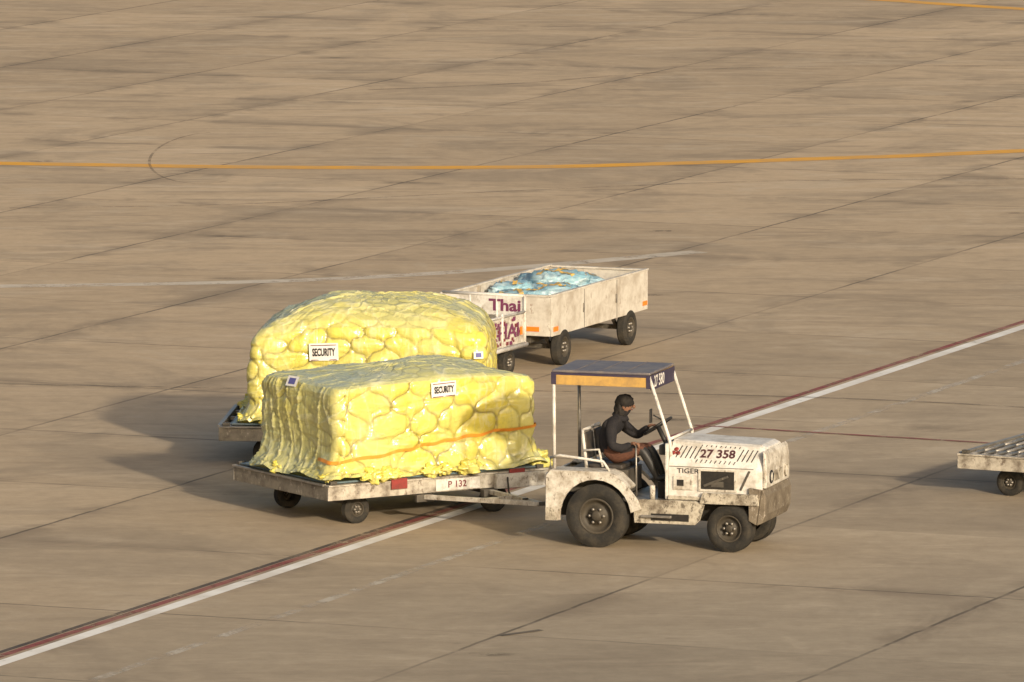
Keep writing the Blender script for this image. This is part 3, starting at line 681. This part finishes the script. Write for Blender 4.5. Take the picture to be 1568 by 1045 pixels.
beam('drawbar',(-a+.1,0,.34),(-a-.62,-.05,.36),.07,.07,M['darkframe'],B)
def bag(name,c,r,mat,parent,seed):
    bm=bmesh.new(); bmesh.ops.create_icosphere(bm,subdivisions=5,radius=1)
    for v in bm.verts:
        q=v.co*1.4+Vector((seed*3,seed,0)); n=noise.noise(q)*.3+(1-abs(noise.noise(q*2.5)*2))**3*.14+(1-abs(noise.noise(q*5)*2))**3*.08
        d=v.co.copy(); 
        for i in range(3): d[i]=math.copysign(abs(d[i])**.75,d[i])
        v.co=Vector((d.x*r[0],d.y*r[1],d.z*r[2]))*(1+n)
    me=bpy.data.meshes.new(name); bm.to_mesh(me); bm.free(); return obj(name,me,mat,parent,c,(0,0,seed),smooth=True)
M['yband']=paint('yellow_tape',(.62,.40,.10),.5,amt=.3)
G=empty('blue_plastic_bags',(.585,23.83,0),68)
for i,(x,y,z,rx,ry,rz) in enumerate(((-.9,.15,.76,.40,.36,.24),(-.35,-.2,.80,.5,.4,.27),(-.4,.42,.82,.45,.33,.26),(.4,.1,.88,.55,.5,.29),(1.05,-.1,.80,.42,.45,.24),(1.0,.4,.78,.3,.3,.22))):
    o=bag('bag',(x,y,z),(rx,ry,rz),M['bluebag'],G,i+1.3)
    bv=BVHTree.FromPolygons([o.matrix_basis@v.co for v in o.data.vertices],[p.vertices for p in o.data.polygons])
    for an in(.5+i*.8,1.9+i*.8):
        vs=[];dv=Vector((math.cos(an),math.sin(an),0)); sd_=Vector((-dv.y,dv.x,0))*.035
        for kk in range(25):
            t=-1+2*kk/24
            for e_ in(-1,1):
                pt=Vector((x,y,0))+dv*t*min(rx,ry)*.85+sd_*e_; hh=bv.ray_cast(pt+Vector((0,0,3)),Vector((0,0,-1)))
                vs.append((hh[0] if hh[0] else pt+Vector((0,0,z)))+Vector((0,0,.012)))
        obj('bag_tape',mesh('bag_tape',vs,[(2*q,2*q+2,2*q+3,2*q+1) for q in range(24)]),M['yband'],G)
# ------------------------------------------------------------------ cage cart
K=empty('baggage_cart',(-.956,20.19,0),66)
a,b=1.3,.675
box('deck',(-a,-b,.40),(a,b,.46),M['frame'],K)
for s in(-1,1):
    y0,y1=sorted((s*b,s*(b-.02)))
    box('side_panel',(-a+.03,y0,.47),(a-.03,y1,.90),M['white'],K,.003)
    for x in(-a+.02,-.45,.45,a-.02): tube('side_post',[(x,s*(b+.01),.42),(x,s*(b+.01),.98 if abs(x)<1 else 1.16)],.022,M['whiteclean'],K)
    tube('side_rail',[(-a,s*(b+.01),.93),(a,s*(b+.01),.93)],.02,M['whiteclean'],K)
    tube('side_rail_low',[(-a,s*(b+.03),.44),(a,s*(b+.03),.44)],.035,M['whiteclean'],K)
    x=s*a
    box('end_panel',(x-.012,-b+.03,.86),(x+.012,b-.03,1.14),M['whiteclean'],K,.003)
    for y in(-b+.02,-.22,.22,b-.02): tube('end_post',[(x,y,.45),(x,y,1.16)],.02,M['whiteclean'],K)
    tube('end_rail',[(x,-b,1.16),(x,b,1.16)],.024,M['whiteclean'],K)
text('cart_lettering','Thai',.24,M['purple'],K,(a-.016,-.36,1.0),(R(90),0,R(-90)),1.25,.008)
random.seed(3)
for i in range(60):
    x=random.uniform(-a+.1,a-.15); z=random.uniform(.5,.86); box('panel_graphic',(x,-b-.006-.0001*i,z-.02),(x+random.uniform(.03,.12),-b-.002,z+random.uniform(.0,.04)),M['redtxt' if i%2 else 'purple'],K,0)
text('cart_graphic','THAI',.30,M['purple'],K,(.55,-b-.014,.68),(R(90),0,0),1.6,.004)
box('reflector',(a-.2,-b-.022,.60),(a-.12,-b-.015,.72),M['reflector'],K,0)
for x in(-.85,.85):
    box('axle',(x-.03,-b+.1,.18),(x+.03,b-.1,.24),M['darkframe'],K); box('axle_mount',(x-.08,-.3,.24),(x+.08,.3,.398),M['darkframe'],K)
    for s in(-1,1): wheel('wheel',.21,.12,K,(x,s*(b-.1),.21),side=s)
for i,(x,y) in enumerate(((.6,.1),(0,-.1),(-.6,.15))): bag('luggage_bag',(x,y,.62),(.34,.4,.2),M['whiteclean'],K,i+9)
beam('drawbar',(-a,0,.36),(-a-.5,0,.34),.06,.06,M['darkframe'],K)
# ------------------------------------------------------------------ camera & light
cam=bpy.data.cameras.new('camera'); co=bpy.data.objects.new('camera',cam); link(co)
cam.lens=286.99; cam.sensor_width=36; cam.clip_start=1; cam.clip_end=8000
co.location=(0,-100,14.753); co.rotation_euler=(R(90-6.72),0,0); scene.camera=co
el=R(17.5); sd=Vector((.42,-.90,0)).normalized()
dirv=Vector((sd.x*math.cos(el),sd.y*math.cos(el),math.sin(el)))
sun=bpy.data.lights.new('sun','SUN'); sun.energy=3.7; sun.angle=R(2.0); sun.color=(1,.87,.68)
so=bpy.data.objects.new('sun',sun); link(so); so.rotation_euler=(-dirv).to_track_quat('-Z','Y').to_euler()
w=bpy.data.worlds.new('World'); scene.world=w; w.use_nodes=True; nt=w.node_tree
bg=nt.nodes['Background']; sk=nt.nodes.new('ShaderNodeTexSky'); sk.sky_type='NISHITA'; sk.sun_disc=False
sk.sun_elevation=el; sk.sun_rotation=math.atan2(sd.x,sd.y); sk.dust_density=6; sk.air_density=1.0; sk.ozone_density=.6
nt.links.new(sk.outputs[0],bg.inputs[0]); bg.inputs[1].default_value=.15
scene.view_settings.view_transform='Standard'; scene.view_settings.look='None'; scene.view_settings.exposure=0
